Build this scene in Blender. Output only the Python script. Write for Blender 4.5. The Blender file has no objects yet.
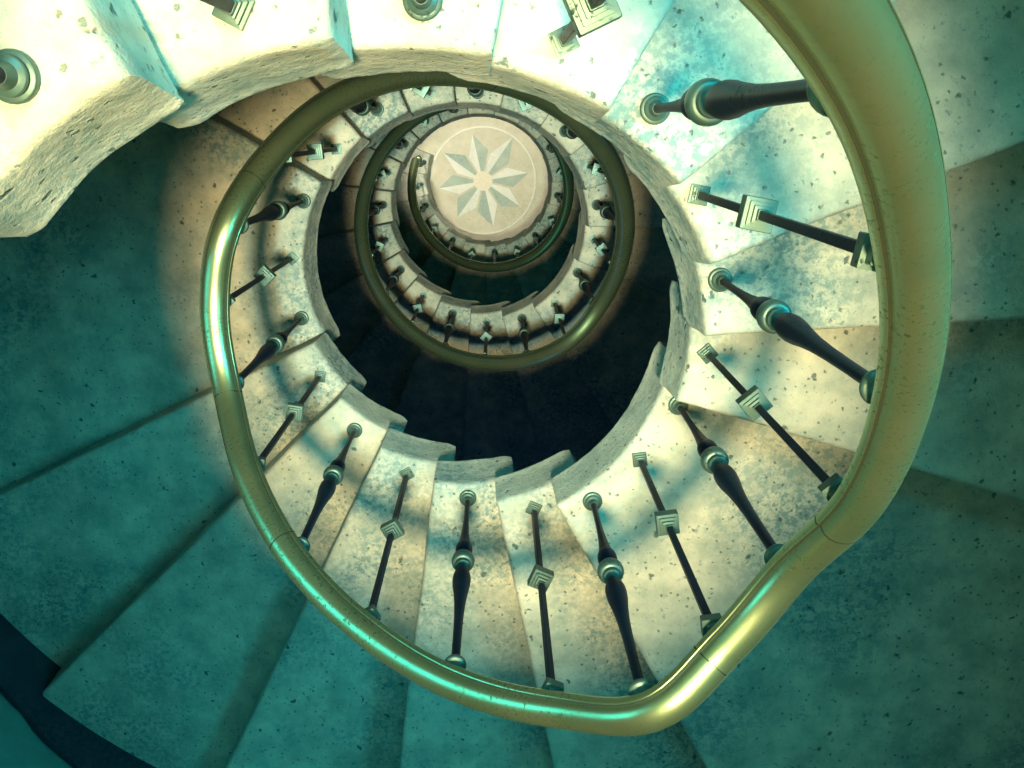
import bpy, bmesh, math, random
from math import sin, cos, pi, radians, floor as fl
from mathutils import Vector, Matrix, noise

random.seed(7)
S = bpy.context.scene
COL = S.collection

# ------------------------------------------------------------------ survey of the place
RISE = 0.17                     # one step
TOP = 0.987                     # tread 0 lies this far below the lens
LEVELS = 52                     # risers from tread 0 down to the ground floor
CAM_Z = TOP + RISE * LEVELS     # ground floor is z = 0, the well's axis is x = y = 0
R_IN, R_IN_LOW, R_OUT = 0.566, 0.546, 2.15
BR = 0.6154                     # circle on which the balusters stand

def lev(k):
    if k < 0:                   # the flight above has its two landings too
        return -2 - [0, 0, 0, 0, 0, 1, 2, 3, 4, 5, 5, 5, 6, 7, 8, 9, 10, 11, 12, 13, 14, 15, 16, 17, 18, 19][-k] if k < -1 else -1
    L = [*range(9), 8, 8, 9, 10, 11, 12, 13, 14, 14, 14, 15] + [16 + i for i in range(8)] + [24, 24] + [25 + i for i in range(40)]
    return L[k]
def zt(k):                      # height of tread k
    return CAM_Z - TOP - RISE * lev(k)

ANG = {0: 235.3, 1: 253.2, 2: 271.9, 3: 290.1, 4: 307.6, 5: 325.5, 6: 345.3, 7: 364.3, 8: 380.9, 9: 397.2, 10: 413.0, 11: 429.3,
       12: 447.6, 13: 466.2, 14: 485.5, 15: 503.9, 16: 521.9, 17: 542.2, 18: 561.8, 19: 580.6, 20: 598.4, 21: 616.5, 22: 633.7,
       23: 652.3, 24: 673.0, 25: 691.7, 26: 710.4, 27: 727.8, 28: 747.1, 29: 766.4, 30: 785.5, 31: 804.7, 32: 824.0, 33: 842.6, 34: 861.5}
for k in range(35, 58):
    ANG[k] = 861.5 + (k - 34) * 18.72
for k in range(-24, 0):
    ANG[k] = 235.3 + 18.9 * k
DR = {0: .01, 1: .008, 2: .011, 3: .014, 4: .012, 5: -.009, 6: -.006, 7: -.004, 8: .006, 9: -.005, 10: -.008, 11: 0, 12: -.005, 13: .005,
      14: .003, 15: -.001, 16: -.001, 17: -.010, 18: -.018, 19: -.011, 20: .012, 21: 0, 22: -.008, 23: -.012, 24: .003, 25: .005}
DH = {5: -.011, 6: -.019, 7: -.003, 8: .013, 9: -.020, 10: -.009, 11: .023, 12: .038, 13: .031, 14: .021, 15: .010, 16: .006, 17: -.033, 18: -.044, 19: -.02}
# joints between one block and the next (photo angle, clockwise seen from above)
J = {0: 244.3, 1: 262.8, 2: 281.1, 3: 300.5, 4: 319.5, 5: 338.5, 6: 357.0, 7: 376.8, 10: 421.5, 11: 438.8, 12: 457.8, 13: 476.4, 14: 495.6,
     15: 514.4, 18: 570.4, 19: 589.5, 20: 607.8, 21: 625.4, 22: 643.7, 23: 663.2, 24: 682.3, 25: 701.2, 26: 720.6, 27: 740.3, 29: 776.3,
     30: 795.3, 31: 813.9, 32: 833.0, 33: 851.7, 34: 870.0, 35: 888.4, 36: 907.0, 37: 925.5, 38: 944.2, 39: 963.0}
for k in range(40, 57):
    J[k] = 963.0 + (k - 39) * 18.76
for k in range(-24, 0):
    J[k] = 244.3 + 18.9 * k

def pol(r, a, z):               # photo angle in degrees
    t = radians(-a)
    return Vector((r * cos(t), r * sin(t), z))

# ------------------------------------------------------------------ helpers
def tag(o, label=None, cat=None, group=None, kind=None):
    if label: o['label'] = label
    if cat: o['category'] = cat
    if group: o['group'] = group
    if kind: o['kind'] = kind
    return o

def mesh_obj(name, bm, mat, parent=None, smooth=35, loc=None):
    me = bpy.data.meshes.new(name)
    bmesh.ops.recalc_face_normals(bm, faces=bm.faces[:])
    bm.to_mesh(me); bm.free()
    me.materials.append(mat)
    if smooth:
        me.shade_smooth()
        me.set_sharp_from_angle(angle=radians(smooth))
    o = bpy.data.objects.new(name, me)
    COL.objects.link(o)
    if parent: o.parent = parent
    if loc is not None: o.location = loc
    return o

def empty(name, loc, rz=0):
    o = bpy.data.objects.new(name, None)
    o.empty_display_size = 0.05
    COL.objects.link(o)
    o.location = loc; o.rotation_euler = (0, 0, rz)
    return o

# ------------------------------------------------------------------ materials
def nt(name):
    m = bpy.data.materials.new(name); m.use_nodes = True
    n = m.node_tree.nodes; l = m.node_tree.links
    return m, n, l, n['Principled BSDF']

def N(n, kind, **kw):
    x = n.new(kind)
    for a, b in kw.items():
        if a in x.inputs.keys(): x.inputs[a].default_value = b
        else: setattr(x, a, b)
    return x

def ramp(n, l, src, stops):
    r = n.new('ShaderNodeValToRGB')
    e = r.color_ramp.elements
    while len(e) < len(stops): e.new(0.5)
    for i, (p, c) in enumerate(stops):
        e[i].position = p; e[i].color = (*c, 1) if len(c) == 3 else c
    l.new(src, r.inputs[0])
    return r.outputs[0]

def mix(n, l, fac, a, b, mode='MIX'):
    x = n.new('ShaderNodeMix'); x.data_type = 'RGBA'; x.blend_type = mode
    for sock, v in ((x.inputs[0], fac), (x.inputs[6], a), (x.inputs[7], b)):
        if hasattr(v, 'links'): l.new(v, sock)
        else: sock.default_value = v if isinstance(v, float) else (*v, 1)
    return x.outputs[2]

def math_(n, l, op, a, b=None, clamp=False):
    x = n.new('ShaderNodeMath'); x.operation = op; x.use_clamp = clamp
    for i, v in enumerate((a, b)):
        if v is None: continue
        if hasattr(v, 'links'): l.new(v, x.inputs[i])
        else: x.inputs[i].default_value = v
    return x.outputs[0]

def stone(name, base, light, stain, pit, scale=1.0, pits=1.0, bump=0.006, rough=0.85):
    m, n, l, b = nt(name)
    geo = n.new('ShaderNodeNewGeometry')
    info = n.new('ShaderNodeObjectInfo')
    off = n.new('ShaderNodeVectorMath'); off.operation = 'MULTIPLY_ADD'
    comb = n.new('ShaderNodeCombineXYZ')
    for i in range(3): l.new(info.outputs['Random'], comb.inputs[i])
    off.inputs[1].default_value = (17, 29, 11)
    l.new(comb.outputs[0], off.inputs[0]); l.new(geo.outputs['Position'], off.inputs[2])
    P = off.outputs[0]
    def noi(sc, det=5, ro=0.6, dist=0.0):
        x = N(n, 'ShaderNodeTexNoise', Scale=sc * scale, Detail=det, Roughness=ro, Distortion=dist); l.new(P, x.inputs['Vector']); return x.outputs['Fac']
    big, mid, fine, grain = noi(1.7, 3), noi(9, 5, .65), noi(55, 4, .7), noi(260, 2, .6)
    c = mix(n, l, ramp(n, l, mid, [(.33, (0, 0, 0)), (.64, (1, 1, 1))]), base, light)
    # cloudy stains and speckle that belong to the stone
    st = math_(n, l, 'MULTIPLY', ramp(n, l, big, [(.44, (0, 0, 0)), (.62, (1, 1, 1))]), ramp(n, l, fine, [(.42, (.1, .1, .1)), (.58, (.9, .9, .9))]))
    c = mix(n, l, st, c, stain)
    sp = ramp(n, l, fine, [(.30, (1, 1, 1)), (.40, (0, 0, 0))])
    c = mix(n, l, math_(n, l, 'MULTIPLY', sp, 0.8), c, stain)
    # pits: two sizes of irregular holes
    def pit_layer(sc, r0, r1, thr):
        v = N(n, 'ShaderNodeTexVoronoi', Scale=sc * scale); v.inputs['Randomness'].default_value = 1
        w = n.new('ShaderNodeVectorMath'); w.operation = 'MULTIPLY_ADD'
        nn = N(n, 'ShaderNodeTexNoise', Scale=sc * 3.3 * scale, Detail=2); l.new(P, nn.inputs['Vector'])
        l.new(nn.outputs['Color'], w.inputs[0]); w.inputs[1].default_value = (.5 / sc,) * 3; l.new(P, w.inputs[2])
        l.new(w.outputs[0], v.inputs['Vector'])
        sep = n.new('ShaderNodeSeparateColor'); l.new(v.outputs['Color'], sep.inputs[0])
        keep = math_(n, l, 'GREATER_THAN', sep.outputs[0], thr)
        size = math_(n, l, 'MULTIPLY_ADD', sep.outputs[1], 1.0)
        d = ramp(n, l, v.outputs['Distance'], [(r0, (1, 1, 1)), (r1, (0, 0, 0))])
        return math_(n, l, 'MULTIPLY', d, keep)
    p1 = pit_layer(16, .07, .13, 1 - .25 * pits)
    p2 = pit_layer(45, .10, .20, 1 - .30 * pits)
    p3 = pit_layer(7, .05, .085, 1 - .16 * pits)
    pp = math_(n, l, 'MAXIMUM', math_(n, l, 'MAXIMUM', p1, p3), math_(n, l, 'MULTIPLY', p2, .8))
    c = mix(n, l, math_(n, l, 'MULTIPLY', pp, .8), c, pit)
    l.new(c, b.inputs['Base Color'])
    h = math_(n, l, 'ADD', math_(n, l, 'MULTIPLY', mid, .8), math_(n, l, 'MULTIPLY', fine, .45))
    h = math_(n, l, 'ADD', h, math_(n, l, 'MULTIPLY', grain, .16))
    h = math_(n, l, 'SUBTRACT', h, math_(n, l, 'MULTIPLY', pp, .6))
    bp = N(n, 'ShaderNodeBump', Strength=.8, Distance=bump); l.new(h, bp.inputs['Height']); l.new(bp.outputs[0], b.inputs['Normal'])
    b.inputs['Roughness'].default_value = rough
    b.inputs['Specular IOR Level'].default_value = .25
    return m

M_STEP = stone('worn_limestone', (.42, .48, .42), (.76, .75, .63), (.16, .30, .33), (.05, .12, .13), pits=2.1, bump=.009)
M_FLOOR = stone('pale_floor_marble', (.66, .62, .50), (.78, .73, .60), (.55, .56, .42), (.25, .35, .33), pits=.35, bump=.002)
M_STAR_L = stone('star_light_marble', (.86, .86, .80), (.94, .93, .86), (.7, .74, .70), (.4, .5, .5), pits=.2, bump=.002)
M_STAR_D = stone('star_grey_marble', (.42, .53, .47), (.55, .62, .54), (.30, .42, .40), (.2, .3, .3), pits=.4, bump=.002)
M_STAR_C = stone('star_cream_marble', (.93, .85, .68), (.97, .90, .76), (.85, .78, .62), (.5, .5, .4), pits=.1, bump=.002)
M_WALL = stone('teal_plaster', (.09, .23, .22), (.12, .28, .26), (.06, .17, .17), (.08, .2, .2), pits=.1, bump=.002)
M_BAND = stone('dark_wall_band', (.018, .032, .05), (.03, .05, .07), (.012, .02, .035), (.01, .02, .03), pits=.3, bump=.003)

def metal(name, c1, c2, patina, rough, metallic, pat_lo=.55, pat_hi=.66, sc=40):
    m, n, l, b = nt(name)
    tc = n.new('ShaderNodeNewGeometry')
    def noi(s, d=4):
        x = N(n, 'ShaderNodeTexNoise', Scale=s, Detail=d, Roughness=.65); l.new(tc.outputs['Position'], x.inputs['Vector']); return x.outputs['Fac']
    a, f = noi(6), noi(sc * 3, 5)
    g = noi(3.1, 2)
    c = mix(n, l, ramp(n, l, a, [(.35, (0, 0, 0)), (.65, (1, 1, 1))]), c1, c2)
    spots = math_(n, l, 'MULTIPLY', ramp(n, l, f, [(pat_lo, (0, 0, 0)), (pat_hi, (1, 1, 1))]), ramp(n, l, g, [(.46, (.12,) * 3), (.56, (1, 1, 1))]))
    c = mix(n, l, spots, c, patina)
    l.new(c, b.inputs['Base Color'])
    b.inputs['Metallic'].default_value = metallic
    r = math_(n, l, 'MULTIPLY_ADD', spots, .35); l.new(r, b.inputs['Roughness'])
    r.node.inputs[2].default_value = rough
    bp = N(n, 'ShaderNodeBump', Strength=.25, Distance=.001); l.new(f, bp.inputs['Height']); l.new(bp.outputs[0], b.inputs['Normal'])
    if metallic == 0: b.inputs['Specular IOR Level'].default_value = .15
    return m
M_BRASS = metal('aged_brass', (.38, .55, .31), (.52, .62, .35), (.05, .13, .08), .34, .9)
M_SEAM = metal('dark_joint_metal', (.03, .05, .035), (.04, .06, .04), (.02, .03, .02), .6, .3)
M_BRONZE_SHADED = metal('bronze_shaded', (.0025, .010, .026), (.005, .018, .036), (.01, .035, .045), .46, 0.0)  # darker copy of the baluster bronze, shade on the shafts put into the colour
M_BRONZE_LIT = metal('bronze_lit', (.06, .125, .115), (.10, .18, .16), (.02, .05, .06), .42, .5)  # lighter copy of the same bronze, paints in the light from above

# ------------------------------------------------------------------ stone blocks
def block(name, k0, k1, mat=M_STEP, fine=True, under=5.5):
    """one stone carrying the balusters k0..k1: a wedge from the well edge to the wall, worn along its edges,
    running a little way under the block above it"""
    a0, a1 = J[k0 - 1], J[k1]
    if k0 < 12: under = 7.5
    z1 = zt(k0); T = RISE - .002
    rng = random.Random(k0 * 31)
    n_arc = max(6, int((a1 - a0) * (1.1 if fine else .45)))
    tuck = under
    # angular stations: tucked part, visible part
    def arc(lo, hi, n): return [lo + (hi - lo) * i / n for i in range(n + 1)]
    rad_n = [0, .01, .03, .07, .12, .2, .3, .42, .56, .7, .85, 1.0] if fine else [0, .04, .2, .5, 1]
    bm = bmesh.new()
    def wob(p, amp):            # irregular chisel wear on the outline
        v = noise.noise_vector(p * 9 + Vector((k0 * 3.1, 0, 0))) * amp + noise.noise_vector(p * 34) * amp * .45
        return p + v
    # outline of the block: inner arc (a0->a1), clockwise side outwards, outer arc back, back side inwards
    def outline(z, inset, rin, dz_amp=0.0, lay=0.0):
        pts = []
        ri = rin + inset; ro = R_OUT

        ins = lambda r: math.degrees(inset / r)
        for a in arc(a0 - tuck + ins(ri), a1 - ins(ri), n_arc + 8):
            d = max(0.0, .035 - radians(a - (a0 - tuck)) * ri)      # worn round corner under the next block
            e = max(0.0, .018 - radians(a1 - a) * ri)
            pts.append(pol(ri + d * d * 9 + e * e * 14, a, z))
        for f in rad_n[1:]:
            r = ri + (ro - ri) * f
            pts.append(pol(r, a1 - ins(r), z))
        for a in reversed(arc(a0 - tuck * (R_IN / ro) + ins(ro), a1 - ins(ro), n_arc // 2 + 1)[:-1]):
            pts.append(pol(ro, a, z))
        for f in reversed(rad_n[1:-1]):
            r = ri + (ro - ri) * f
            tk = tuck * (R_IN / r)
            pts.append(pol(r, a0 - tk + ins(r), z))
        return pts
    w = .0035 if fine else .002
    layers = [(0, .030, R_IN), (0, .014, R_IN), (-.0018, .008, R_IN), (-.006, .003, R_IN), (-.014, 0, R_IN), (-.035, 0, R_IN - .002), (-.07, .0, R_IN - .007), (-.11, 0, R_IN - .013),
              (-.145, 0, R_IN_LOW + .002), (-.150, .0, R_IN_LOW), (-.160, .003, R_IN_LOW), (-T, .010, R_IN_LOW), (-T, .022, R_IN_LOW)]
    rings = []
    for (dz, ins, rin) in layers:
        ring = [bm.verts.new(wob(p, w if dz < -.001 else w * .5)) for p in outline(z1 + dz, ins, rin)]
        rings.append(ring)
    n = len(rings[0])
    for r0, r1 in zip(rings, rings[1:]):
        for i in range(n):
            j = (i + 1) % n
            bm.faces.new((r0[i], r0[j], r1[j], r1[i]))
    for ring, dirn in ((rings[0], 1), (rings[-1], -1)):
        for v in ring: v.co.z = z1 if dirn == 1 else z1 - T
        bm.faces.new(ring[::-1] if dirn == 1 else ring)
    o = mesh_obj(name, bm, mat, smooth=50)
    return o

CLOCK = lambda a: ((a + 90) % 360) / 30.0        # photo angle -> hour on the dial of the photo, seen about the well
def clock_words(a):
    h = CLOCK(a); q = round(h * 4) / 4
    hh = int(q) % 12; hh = 12 if hh == 0 else hh
    names = ['twelve', 'one', 'two', 'three', 'four', 'five', 'six', 'seven', 'eight', 'nine', 'ten', 'eleven', 'twelve']
    fr = q - int(q)
    if fr == 0: return "%s o'clock" % names[hh % 12]
    if fr == .25: return "a quarter past %s" % names[hh % 12]
    if fr == .5: return "half past %s" % names[hh % 12]
    return "a quarter to %s" % names[(hh + 1) % 12]
def turn_words(k):
    return 'top' if k < 19 else ('middle' if k < 38 else 'lowest')

starts = []
k = 0
while k <= 56:
    e = k
    while e not in J: e += 1
    starts.append((k, e)); k = e + 1
for k0, k1 in starts:
    mid = (J[k0 - 1] + J[k1]) / 2
    fine = k0 < 20
    nm = 'stone_landing' if k1 > k0 else 'stone_step'
    o = block(nm, k0, k1, fine=fine)
    where = 'around the well at %s' % clock_words(mid)
    if k1 > k0:
        lab = 'wide stone landing under %s balusters, %s turn, at %s' % ({1: 'two', 2: 'three'}[k1 - k0], turn_words(k0), clock_words(mid))
        tag(o, lab, 'landing', 'wide stone landings of the spiral stair')
    else:
        ty = 'round turned' if k0 % 2 == 0 else 'square knobbed'
        lab = 'worn stone step under a %s baluster, %s turn, at %s' % (ty.split()[0], turn_words(k0), clock_words(mid))
        if k0 == 0: lab = 'nearest and highest stone step in the upper left corner, brightly lit with rough riser'
        tag(o, lab, 'step', 'stone steps of the %s turn' % turn_words(k0))

# ------------------------------------------------------------------ balusters
def lathe(bm, prof, seg=24):
    rings = []
    for z, r in prof:
        rings.append([bm.verts.new((r * cos(2 * pi * i / seg), r * sin(2 * pi * i / seg), z)) for i in range(seg)])
    for a, b in zip(rings, rings[1:]):
        for i in range(seg):
            j = (i + 1) % seg
            bm.faces.new((a[i], a[j], b[j], b[i]))
    bm.faces.new(rings[0][::-1]); bm.faces.new(rings[-1])
def bulge(z0, z1, r0, r1, n=8):   # rounded moulding between z0 and z1
    return [(z0 + (z1 - z0) * (1 - cos(pi * i / n)) / 2, r0 + (r1 - r0) * sin(pi * i / n)) for i in range(n + 1)]
def square_stack(bm, prof, bev=.0012):
    """square-plan profile: list of (z, half side)"""
    rings = []
    for z, s in prof:
        b = min(bev, s * .3)
        pts = [(s, -s + b), (s, s - b), (s - b, s), (-s + b, s), (-s, s - b), (-s, -s + b), (-s + b, -s), (s - b, -s)]
        rings.append([bm.verts.new((x, y, z)) for x, y in pts])
    for a, c in zip(rings, rings[1:]):
        for i in range(8):
            j = (i + 1) % 8
            bm.faces.new((a[i], a[j], c[j], c[i]))
    bm.faces.new(rings[0][::-1]); bm.faces.new(rings[-1])

H_B = .905
def make_round():
    root = empty('round_baluster', (0, 0, 0))
    bm = bmesh.new(); lathe(bm, [(-.004, .0245)] + bulge(0, .010, .0235, .0262, 6) + bulge(.0105, .019, .018, .0205, 5) + [(.021, .0135), (.027, .011), (.034, .0088)]); mesh_obj('base', bm, M_BRONZE_LIT, root)
    bm = bmesh.new(); lathe(bm, [(.034, .0082), (.08, .0074), (.14, .0074), (.20, .0084), (.26, .0108), (.30, .0140), (.318, .0158), (.322, .0165)]); mesh_obj('lower_shaft', bm, M_BRONZE_SHADED, root)
    bm = bmesh.new(); lathe(bm, [(.322, .0165)] + bulge(.323, .385, .013, .0225, 12) + [(.388, .0135), (.396, .0128)]); mesh_obj('lower_bulb', bm, M_BRONZE_SHADED, root)
    bm = bmesh.new(); lathe(bm, [(.396, .014), (.400, .020)] + bulge(.402, .436, .0225, .0298, 10) + bulge(.437, .452, .017, .0205, 6) + [(.456, .0135), (.464, .0118)]); mesh_obj('ring_knob', bm, M_BRONZE_LIT, root)
    bm = bmesh.new(); lathe(bm, [(.464, .0118), (.470, .0135), (.485, .0185), (.505, .0220), (.525, .0228), (.55, .0215), (.59, .0170), (.64, .0132), (.70, .0110), (.78, .0098), (.878, .0095)]); mesh_obj('upper_shaft', bm, M_BRONZE_SHADED, root)
    bm = bmesh.new(); lathe(bm, [(.878, .0105), (.882, .015)] + bulge(.884, .897, .020, .0240, 8) + [(.899, .016), (H_B, .014), (H_B + .004, .012)]); mesh_obj('top_collar', bm, M_BRONZE_LIT, root)
    return root
def make_square():
    root = empty('square_baluster', (0, 0, 0))
    bm = bmesh.new(); square_stack(bm, [(-.004, .0185), (.008, .0185), (.0085, .0145), (.016, .0145), (.0165, .0105), (.024, .0105), (.0245, .0085), (.030, .0075)]); mesh_obj('base', bm, M_BRONZE_LIT, root, smooth=20)
    bm = bmesh.new(); square_stack(bm, [(.030, .0068), (.400, .0068)]); mesh_obj('lower_shaft', bm, M_BRONZE_SHADED, root, smooth=20)
    bm = bmesh.new(); square_stack(bm, [(.398, .0085), (.403, .0100), (.4035, .0140), (.411, .0150), (.4115, .0235), (.4135, .0245), (.436, .0245), (.438, .0235), (.4385, .0180), (.445, .0180), (.4455, .0128), (.453, .0128), (.4535, .0085), (.460, .0078)]); mesh_obj('square_knob', bm, M_BRONZE_LIT, root, smooth=20)
    bm = bmesh.new(); square_stack(bm, [(.458, .0066), (.880, .0070)]); mesh_obj('upper_shaft', bm, M_BRONZE_SHADED, root, smooth=20)
    bm = bmesh.new(); square_stack(bm, [(.868, .0100), (.874, .0105), (.8745, .0180), (.894, .0180), (.8945, .0120), (H_B + .004, .0115)]); mesh_obj('top_collar', bm, M_BRONZE_LIT, root, smooth=20)
    return root
protos = {0: make_round(), 1: make_square()}
used = set()
def copy_thing(root):
    r = root.copy(); COL.objects.link(r)
    for ch in list(root.children):
        c = ch.copy(); COL.objects.link(c); c.parent = r
    return r
ORD = ['first', 'second', 'third', 'fourth', 'fifth', 'sixth', 'seventh', 'eighth', 'ninth', 'tenth']
count = {}
for k in range(0, 57):
    ty = k % 2
    r = protos[ty] if ty not in used else copy_thing(protos[ty])
    used.add(ty)
    a = ANG[k]
    p = pol(BR + DR.get(k, 0), a, zt(k))
    r.location = p
    r.rotation_euler = (0, 0, radians(-a) + pi / 4)
    r.scale = (1, 1, (H_B + DH.get(k, 0)) / H_B)
    kind = 'round turned baluster' if ty == 0 else 'square knobbed baluster'
    tw = turn_words(k)
    count[(ty, tw)] = count.get((ty, tw), 0) + 1
    extra = ''
    o_ = ORD[count[(ty, tw)] - 1]
    lab = '%s, %s down the %s turn, at %s' % (kind, o_, tw, clock_words(a))
    if k == 56: lab = 'last baluster at the foot of the stair, under the end of the handrail'
    tag(r, lab, 'baluster', '%s balusters of the %s turn' % ('round' if ty == 0 else 'square', tw))

# ------------------------------------------------------------------ handrail: one continuous brass rail over the balusters
RAIL_UP = .036
kn = list(range(-20, 57))
def key(k): return (ANG[k], BR + DR.get(k, 0), zt(k) + .9 + DH.get(k, 0))
keys = [key(k) for k in kn]
# smooth knots a little (the rail is cast, it does not follow every small error)
sm = [keys[0]] + [(keys[i][0], .25 * keys[i - 1][1] + .5 * keys[i][1] + .25 * keys[i + 1][1],
                   keys[i][2] if 6 < kn[i] < 19 else .15 * keys[i - 1][2] + .7 * keys[i][2] + .15 * keys[i + 1][2]) for i in range(1, len(keys) - 1)] + [keys[-1]]
def rail_at(a):
    i = 0
    while i < len(sm) - 2 and sm[i + 1][0] < a: i += 1
    def m(j, c):
        j0, j1 = max(0, j - 1), min(len(sm) - 1, j + 1)
        return (sm[j1][c] - sm[j0][c]) / (sm[j1][0] - sm[j0][0])
    h = sm[i + 1][0] - sm[i][0]; t = (a - sm[i][0]) / h
    out = []
    for c in (1, 2):
        p0, p1 = sm[i][c], sm[i + 1][c]
        m0, m1 = m(i, c) * h, m(i + 1, c) * h
        out.append((2 * t**3 - 3 * t**2 + 1) * p0 + (t**3 - 2 * t**2 + t) * m0 + (-2 * t**3 + 3 * t**2) * p1 + (t**3 - t**2) * m1)
    return out
PROF = [(-.026, -.028), (.026, -.028), (.031, -.022), (.0355, -.019), (.0385, -.014), (.0385, -.006), (.0365, -.002), (.0345, -.001), (.0320, -.0045),
        (.0305, -.0010), (.0300, .0040), (.026, .0125), (.019, .0185), (.010, .0220), (.000, .0232), (-.010, .0220), (-.019, .0185), (-.026, .0125), (-.0300, .0040),
        (-.0305, -.0010), (-.0320, -.0045), (-.0345, -.001), (-.0365, -.002), (-.0385, -.006), (-.0385, -.014), (-.0355, -.019), (-.031, -.022)]
def rail_section(a, grow=0.0, prof=PROF):
    r, z = rail_at(a)
    r2, z2 = rail_at(a + .5); r1, z1 = rail_at(a - .5)
    p = pol(r, a, z)
    t = (pol(r2, a + .5, z2) - pol(r1, a - .5, z1)).normalized()
    up = Vector((0, 0, 1))
    out = t.cross(up).normalized()
    if out.dot(Vector((p.x, p.y, 0))) < 0: out = -out
    nrm = out.cross(t).normalized()
    if nrm.z < 0: nrm = -nrm
    c = p + Vector((0, 0, 1)) * RAIL_UP + out * .018
    g = 1 + grow
    return [c + out * (u * g) + nrm * (v * g) for u, v in prof]
def sweep(bm, angles, grow=0.0, prof=PROF):
    rings = [[bm.verts.new(v) for v in rail_section(a, grow, prof)] for a in angles]
    n = len(prof)
    for A, B in zip(rings, rings[1:]):
        for i in range(n):
            j = (i + 1) % n
            bm.faces.new((A[i], A[j], B[j], B[i]))
    bm.faces.new(rings[0][::-1]); bm.faces.new(rings[-1])
rail_root = empty('handrail', pol(BR, ANG[3], zt(3) + .9))
tag(rail_root, 'continuous moulded brass handrail spiralling down the well on top of the balusters', 'handrail')
bm = bmesh.new()
a_start, a_end = ANG[-20] + 1, ANG[56] + 5
na = int((a_end - a_start) / 2.2)
sweep(bm, [a_start + (a_end - a_start) * i / na for i in range(na + 1)])
rail = mesh_obj('rail', bm, M_BRASS, None, smooth=28)
rail.parent = rail_root; rail.matrix_parent_inverse = Matrix.Translation(-rail_root.location)
for sgn in (-1, 1):            # dark grooves along both edges of the moulding
    bm = bmesh.new()
    sweep(bm, [a_start + (a_end - a_start) * i / na for i in range(na + 1)], prof=[(sgn * u, v) for u, v in ((.0338, -.0050), (.0350, -.0006), (.0322, -.0018), (.0300, -.0002), (.0302, -.0050))])
    s = mesh_obj('rail_groove', bm, M_SEAM, None, smooth=28)
    s.parent = rail_root; s.matrix_parent_inverse = Matrix.Translation(-rail_root.location)
for a in (369.8, 400.5, 489.5, 520.5, 573.0, 640.0):
    bm = bmesh.new()
    sweep(bm, [a - .14, a + .14], grow=.008)
    s = mesh_obj('rail_joint', bm, M_SEAM, None, smooth=28)
    s.parent = rail_root; s.matrix_parent_inverse = Matrix.Translation(-rail_root.location)
# rounded end of the rail over the last baluster
bm = bmesh.new()
bmesh.ops.create_uvsphere(bm, u_segments=24, v_segments=14, radius=.036)
r_, z_ = rail_at(ANG[56] + 5)
o = mesh_obj('rail_end', bm, M_BRASS, None)
o.location = pol(r_, a_end, z_ + .014); o.scale = (1, 1, .8)
o.parent = rail_root; o.matrix_parent_inverse = Matrix.Translation(-rail_root.location)

# ------------------------------------------------------------------ ground floor and its star
def ring_mesh(bm, r0, r1, z0, z1, n=96, cx=0, cy=0):
    V = []
    for i in range(n):
        t = 2 * pi * i / n
        V.append([bm.verts.new((cx + r * cos(t), cy + r * sin(t), z)) for r, z in ((r0, z0), (r0, z1), (r1, z1), (r1, z0))])
    for i in range(n):
        j = (i + 1) % n
        for q in range(4):
            w = (q + 1) % 4
            bm.faces.new((V[i][q], V[i][w], V[j][w], V[j][q]))
bm = bmesh.new()
bmesh.ops.create_circle(bm, cap_ends=True, radius=R_OUT + .3, segments=96)
g = bmesh.ops.extrude_face_region(bm, geom=bm.faces[:])
bmesh.ops.translate(bm, verts=[v for v in g['geom'] if isinstance(v, bmesh.types.BMVert)], vec=(0, 0, -.2))
fo = mesh_obj('floor', bm, M_FLOOR, smooth=0); tag(fo, kind='structure')

MX, MY = -.020, -.050
star = empty('star_medallion', (MX, MY, 0))
tag(star, 'round marble floor medallion with a two-tone eight-pointed star at the foot of the well', 'floor inlay')
def prism(pts, z0, z1):
    bm = bmesh.new()
    a = [bm.verts.new((x, y, z0)) for x, y in pts]; b = [bm.verts.new((x, y, z1)) for x, y in pts]
    n = len(pts)
    for i in range(n):
        j = (i + 1) % n; bm.faces.new((a[i], a[j], b[j], b[i]))
    bm.faces.new(a[::-1]); bm.faces.new(b)
    return bm
bm = bmesh.new(); bmesh.ops.create_cone(bm, cap_ends=True, segments=96, radius1=.525, radius2=.525, depth=.006)
bmesh.ops.translate(bm, verts=bm.verts[:], vec=(0, 0, .003))
mesh_obj('disc', bm, M_FLOOR, star, smooth=30)
bm = bmesh.new(); ring_mesh(bm, .522, .537, 0, .009); mesh_obj('rim', bm, M_STAR_D if False else M_STAR_L, star, smooth=30)
# star tips as seen (photo angle about the medallion, reach)
tips = [(-102.5, .47), (-55, .53), (-10, .46), (34, .45), (77.5, .47), (126, .45), (171, .45), (215, .48)]
nT = len(tips)
P2 = lambda r, a: (r * cos(radians(-a)), r * sin(radians(-a)))
for i, (a, r) in enumerate(tips):
    ap = tips[i - 1][0] - (360 if i == 0 else 0); an = tips[(i + 1) % nT][0] + (360 if i == nT - 1 else 0)
    lo, hi = (a + ap) / 2, (a + an) / 2
    c0, c1, cm = P2(.085, lo + 6), P2(.085, hi - 6), P2(.085, a)
    v0, v1 = P2(.27, lo + 3), P2(.31, hi - 1)
    T = P2(r, a)
    mesh_obj('light_ray', prism([c0, v0, T, cm], .0, .0085), M_STAR_L, star, smooth=0)
    mesh_obj('grey_ray', prism([cm, T, v1, c1], .0, .0082), M_STAR_D, star, smooth=0)
bm = bmesh.new(); bmesh.ops.create_cone(bm, cap_ends=True, segments=48, radius1=.096, radius2=.096, depth=.011)
bmesh.ops.translate(bm, verts=bm.verts[:], vec=(0, 0, .0055))
mesh_obj('centre_disc', bm, M_STAR_C, star, smooth=30)

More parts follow.
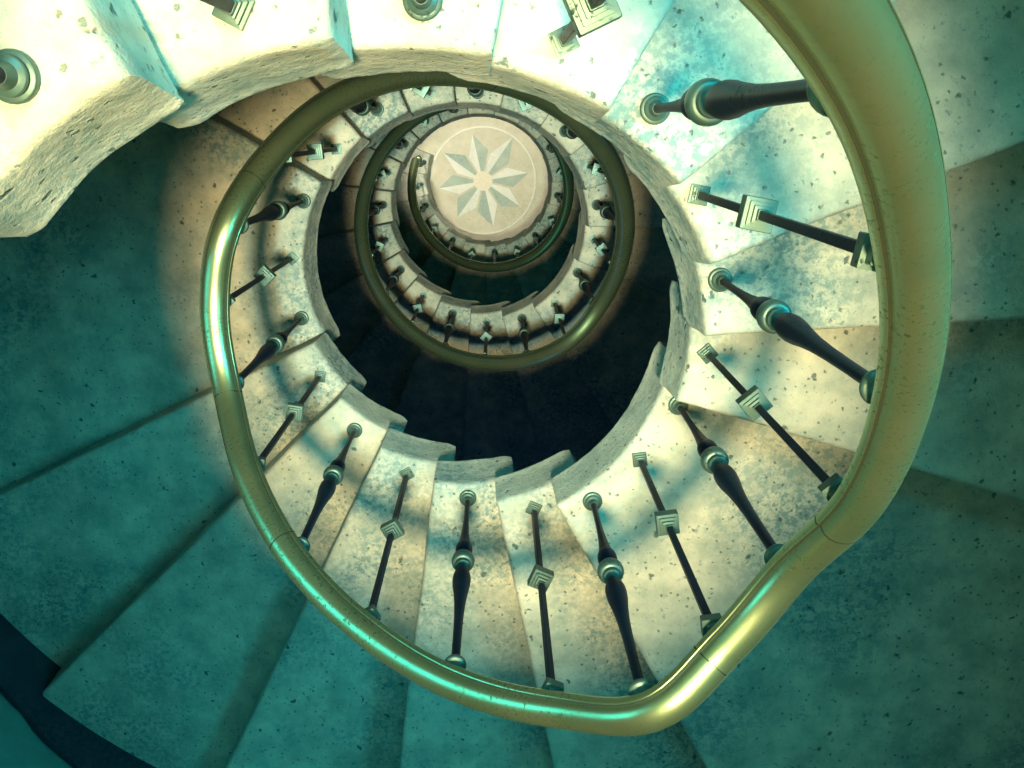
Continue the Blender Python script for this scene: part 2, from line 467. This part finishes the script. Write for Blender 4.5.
# ------------------------------------------------------------------ drum wall, dark band, flight overhead
Z_TOP = CAM_Z + 3.7
ZD0, ZD1 = zt(8) - RISE, zt(8) + 2.15
def in_door(a): return 379 < a < 420
bm = bmesh.new()
zs = [-.2, ZD0, ZD1, Z_TOP]; seg = [i * 2.5 for i in range(144)]
cache = {}
def wv(r, a, z):
    key_ = (r, round(a % 360, 3), z)
    if key_ not in cache: cache[key_] = bm.verts.new(pol(r, a, z))
    return cache[key_]
rw, rx = R_OUT + .012, R_OUT + .3
for a in seg:
    b_ = a + 2.5
    for q in range(3):
        door = q == 1 and in_door(a + 361.25)
        if not door:
            bm.faces.new((wv(rw, a, zs[q]), wv(rw, b_, zs[q]), wv(rw, b_, zs[q + 1]), wv(rw, a, zs[q + 1])))
            bm.faces.new((wv(rx, a, zs[q]), wv(rx, a, zs[q + 1]), wv(rx, b_, zs[q + 1]), wv(rx, b_, zs[q])))
        else:
            bm.faces.new((wv(rw, a, zs[q]), wv(rw, b_, zs[q]), wv(rx, b_, zs[q]), wv(rx, a, zs[q])))
            bm.faces.new((wv(rw, a, zs[q + 1]), wv(rx, a, zs[q + 1]), wv(rx, b_, zs[q + 1]), wv(rw, b_, zs[q + 1])))
    if in_door(a + 361.25) != in_door(a + 358.75):
        bm.faces.new((wv(rw, a, zs[1]), wv(rw, a, zs[2]), wv(rx, a, zs[2]), wv(rx, a, zs[1])))
    bm.faces.new((wv(rw, a, zs[0]), wv(rw, b_, zs[0]), wv(rx, b_, zs[0]), wv(rx, a, zs[0])))
    bm.faces.new((wv(rw, a, zs[3]), wv(rx, a, zs[3]), wv(rx, b_, zs[3]), wv(rw, b_, zs[3])))
w = mesh_obj('wall_round', bm, M_WALL, smooth=30); tag(w, kind='structure')
bm = bmesh.new()                # the small lobby behind the doorway
V = [[bm.verts.new(pol(r, a, z)) for r, z in ((R_OUT + .3, ZD0), (3.05, ZD0), (3.05, ZD1), (R_OUT + .3, ZD1))] for a in [376 + 3 * i for i in range(17)]]
for A, B in zip(V, V[1:]):
    for q in range(3): bm.faces.new((A[q], A[q + 1], B[q + 1], B[q]))
bm.faces.new(V[0]); bm.faces.new(V[-1][::-1])
fl_ = bmesh.new()
V2 = [[fl_.verts.new(pol(r, a, z)) for r, z in ((R_OUT + .002, zt(8)), (3.04, zt(8)), (3.04, zt(8) - .15), (R_OUT + .002, zt(8) - .15))] for a in [380 + 2 * i for i in range(21)]]
for A, B in zip(V2, V2[1:]):
    for q in range(4): fl_.faces.new((A[q], A[(q + 1) % 4], B[(q + 1) % 4], B[q]))
fl_.faces.new(V2[0]); fl_.faces.new(V2[-1][::-1])
f2 = mesh_obj('floor_lobby', fl_, M_STEP, smooth=0); f2.name = 'floor'; tag(f2, kind='structure')
w = mesh_obj('wall_lobby', bm, M_WALL, smooth=30); tag(w, kind='structure')
# dark raised band that climbs the wall with the steps
def band_z(a):
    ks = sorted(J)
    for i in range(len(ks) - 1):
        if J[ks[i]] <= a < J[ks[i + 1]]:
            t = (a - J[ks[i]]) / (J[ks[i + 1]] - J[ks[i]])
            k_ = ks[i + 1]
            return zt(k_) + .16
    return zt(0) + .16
def band_s(a):
    return sum(band_z(a + d) for d in range(-19, 20, 2)) / 20 + .035
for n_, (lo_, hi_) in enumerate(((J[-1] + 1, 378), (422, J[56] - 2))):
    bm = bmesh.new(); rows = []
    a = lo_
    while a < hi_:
        zz = band_s(a); zb = zz - .40
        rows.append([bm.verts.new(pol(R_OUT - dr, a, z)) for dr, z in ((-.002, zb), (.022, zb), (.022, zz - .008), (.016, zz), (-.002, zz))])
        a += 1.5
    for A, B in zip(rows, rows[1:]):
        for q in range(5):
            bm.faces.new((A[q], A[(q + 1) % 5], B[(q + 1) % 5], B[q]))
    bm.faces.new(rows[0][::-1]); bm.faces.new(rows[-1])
    sk = mesh_obj('trim_%d' % (n_ + 1), bm, M_BAND, smooth=40); tag(sk, kind='structure')

# the flight that goes on above the photographer: its underside is the ceiling over the outer treads
bm = bmesh.new()
for k in range(-19, 0):
    a0, a1 = J[k - 1], J[k]
    z1 = zt(k); z0 = z1 - RISE + .002
    V = []
    for z in (z0, z1):
        ring = [pol(R_IN, a0 + (a1 - a0) * i / 6, z) for i in range(7)] + [pol(R_OUT, a1 + (a0 - a1) * i / 6, z) for i in range(7)]
        V.append([bm.verts.new(v) for v in ring])
    n = 14
    for i in range(n):
        j = (i + 1) % n; bm.faces.new((V[0][i], V[0][j], V[1][j], V[1][i]))
    bm.faces.new(V[0][::-1]); bm.faces.new(V[1])
c = mesh_obj('ceiling_flight_above', bm, M_STEP, smooth=0); c.name = 'ceiling'; tag(c, kind='structure')
bm = bmesh.new(); ring_mesh(bm, .62, R_OUT + .3, Z_TOP, Z_TOP + .15, 64)
c = mesh_obj('ceiling', bm, M_WALL, smooth=30); tag(c, kind='structure')

# ------------------------------------------------------------------ light
def light(name, kind, loc, energy, color, rot=(0, 0, 0), **kw):
    d = bpy.data.lights.new(name, kind); d.energy = energy; d.color = color
    for a_, b_ in kw.items(): setattr(d, a_, b_)
    o = bpy.data.objects.new(name, d); COL.objects.link(o); o.location = loc; o.rotation_euler = rot
    return o
def aim(o, target): o.rotation_euler = (Vector(target) - o.location).to_track_quat('-Z', 'Y').to_euler()
KEY = light('assumed_skylight', 'AREA', pol(.12, 285, Z_TOP - .1), 660, (1.0, .75, .37), shape='DISK', size=.66)  # assumed skylight, placed to suit the shadow edges and brightness on the treads
TEAL = (.04, .88, .96)  # colour of the three added fill lights below, no windows behind them
w1 = light('teal_fill', 'AREA', pol(2.08, 338, CAM_Z - .45), 16, TEAL, shape='RECTANGLE', size=1.4, size_y=1.3, spread=radians(52)); aim(w1, pol(1.6, 158, CAM_Z - 3.1))
w3 = light('teal_fill', 'AREA', pol(2.08, 282, CAM_Z + .25), 10, TEAL, shape='RECTANGLE', size=1.4, size_y=1.3, spread=radians(54)); aim(w3, pol(1.7, 100, CAM_Z - 3.0))
w2 = light('teal_fill', 'AREA', pol(2.08, 165, CAM_Z - 1.3), 4.6, TEAL, shape='RECTANGLE', size=1.0, size_y=1.1, spread=radians(90)); aim(w2, pol(1.5, 25, CAM_Z - 2.3))
for a_, d_, e_, c_ in ((95, 4.1, 1.1, (.02, .25, 1.0)), (345, 3.5, .7, (.02, .25, 1.0)), (200, 4.7, .8, (.02, .35, .9)), (90, 7.1, 2.0, (.03, .7, .75)), (350, 6.5, 2.0, (.03, .6, .8))):
    light('lower_turn_fill', 'POINT', pol(1.75, a_, CAM_Z - d_), e_, c_, shadow_soft_size=.12)  # added fills that tint the dark lower treads, no fixtures there
for w_ in (w1, w2, w3): w_.data.specular_factor = .03
beam = light('well_fill', 'SPOT', (0, 0, Z_TOP - .2), 1000, (.02, .80, .95), spot_size=radians(12.5), spot_blend=.35, shadow_soft_size=.15)  # added teal spot that tints the lower turns, not a fixture of the well
d_ = pol(1.5, 235, 2.6)
sp = light('medallion_fill', 'SPOT', d_, 250, (1.0, .93, .74), spot_size=radians(34), spot_blend=.5, shadow_soft_size=.12)  # added spot that brightens the star medallion
sp.rotation_euler = (Vector((MX, MY, 0)) - d_).to_track_quat('-Z', 'Y').to_euler()

W = bpy.data.worlds.new('sky'); S.world = W; W.use_nodes = True
W.node_tree.nodes['Background'].inputs[0].default_value = (.05, .42, .60, 1)
W.node_tree.nodes['Background'].inputs[1].default_value = .6

# ------------------------------------------------------------------ camera
F, NX, NY = 952.5, 496.24, 128.19
g = Vector(((NX - 512) / F, (NY - 384) / F, 1)).normalized()
x = Vector((1, 0, 0)); x = (x - g * x.dot(g)).normalized()
y = g.cross(x)
# camera axes expressed in the survey frame (x right, y down the picture, z down the well)
def w_of(c):                    # camera vector (right, down, forward) -> world
    v = Vector((x.dot(c), y.dot(c), g.dot(c)))
    return Vector((v.x, -v.y, -v.z))
right, up, back = w_of(Vector((1, 0, 0))), w_of(Vector((0, -1, 0))), w_of(Vector((0, 0, -1)))
cam = bpy.data.cameras.new('camera'); co = bpy.data.objects.new('camera', cam); COL.objects.link(co)
R3 = Matrix((right, up, back)).transposed()
co.matrix_world = Matrix.Translation((.11553, .46568, CAM_Z)) @ R3.to_4x4()
cam.sensor_width = 36; cam.lens = F / 1024 * 36; cam.clip_start = .02
S.camera = co
S.view_settings.view_transform = 'Standard'; S.view_settings.look = 'None'
S.view_settings.gamma = 1; S.view_settings.use_curve_mapping = False
S.view_settings.exposure = -0.05
S.cycles.max_bounces = 8
S.cycles.diffuse_bounces = 5
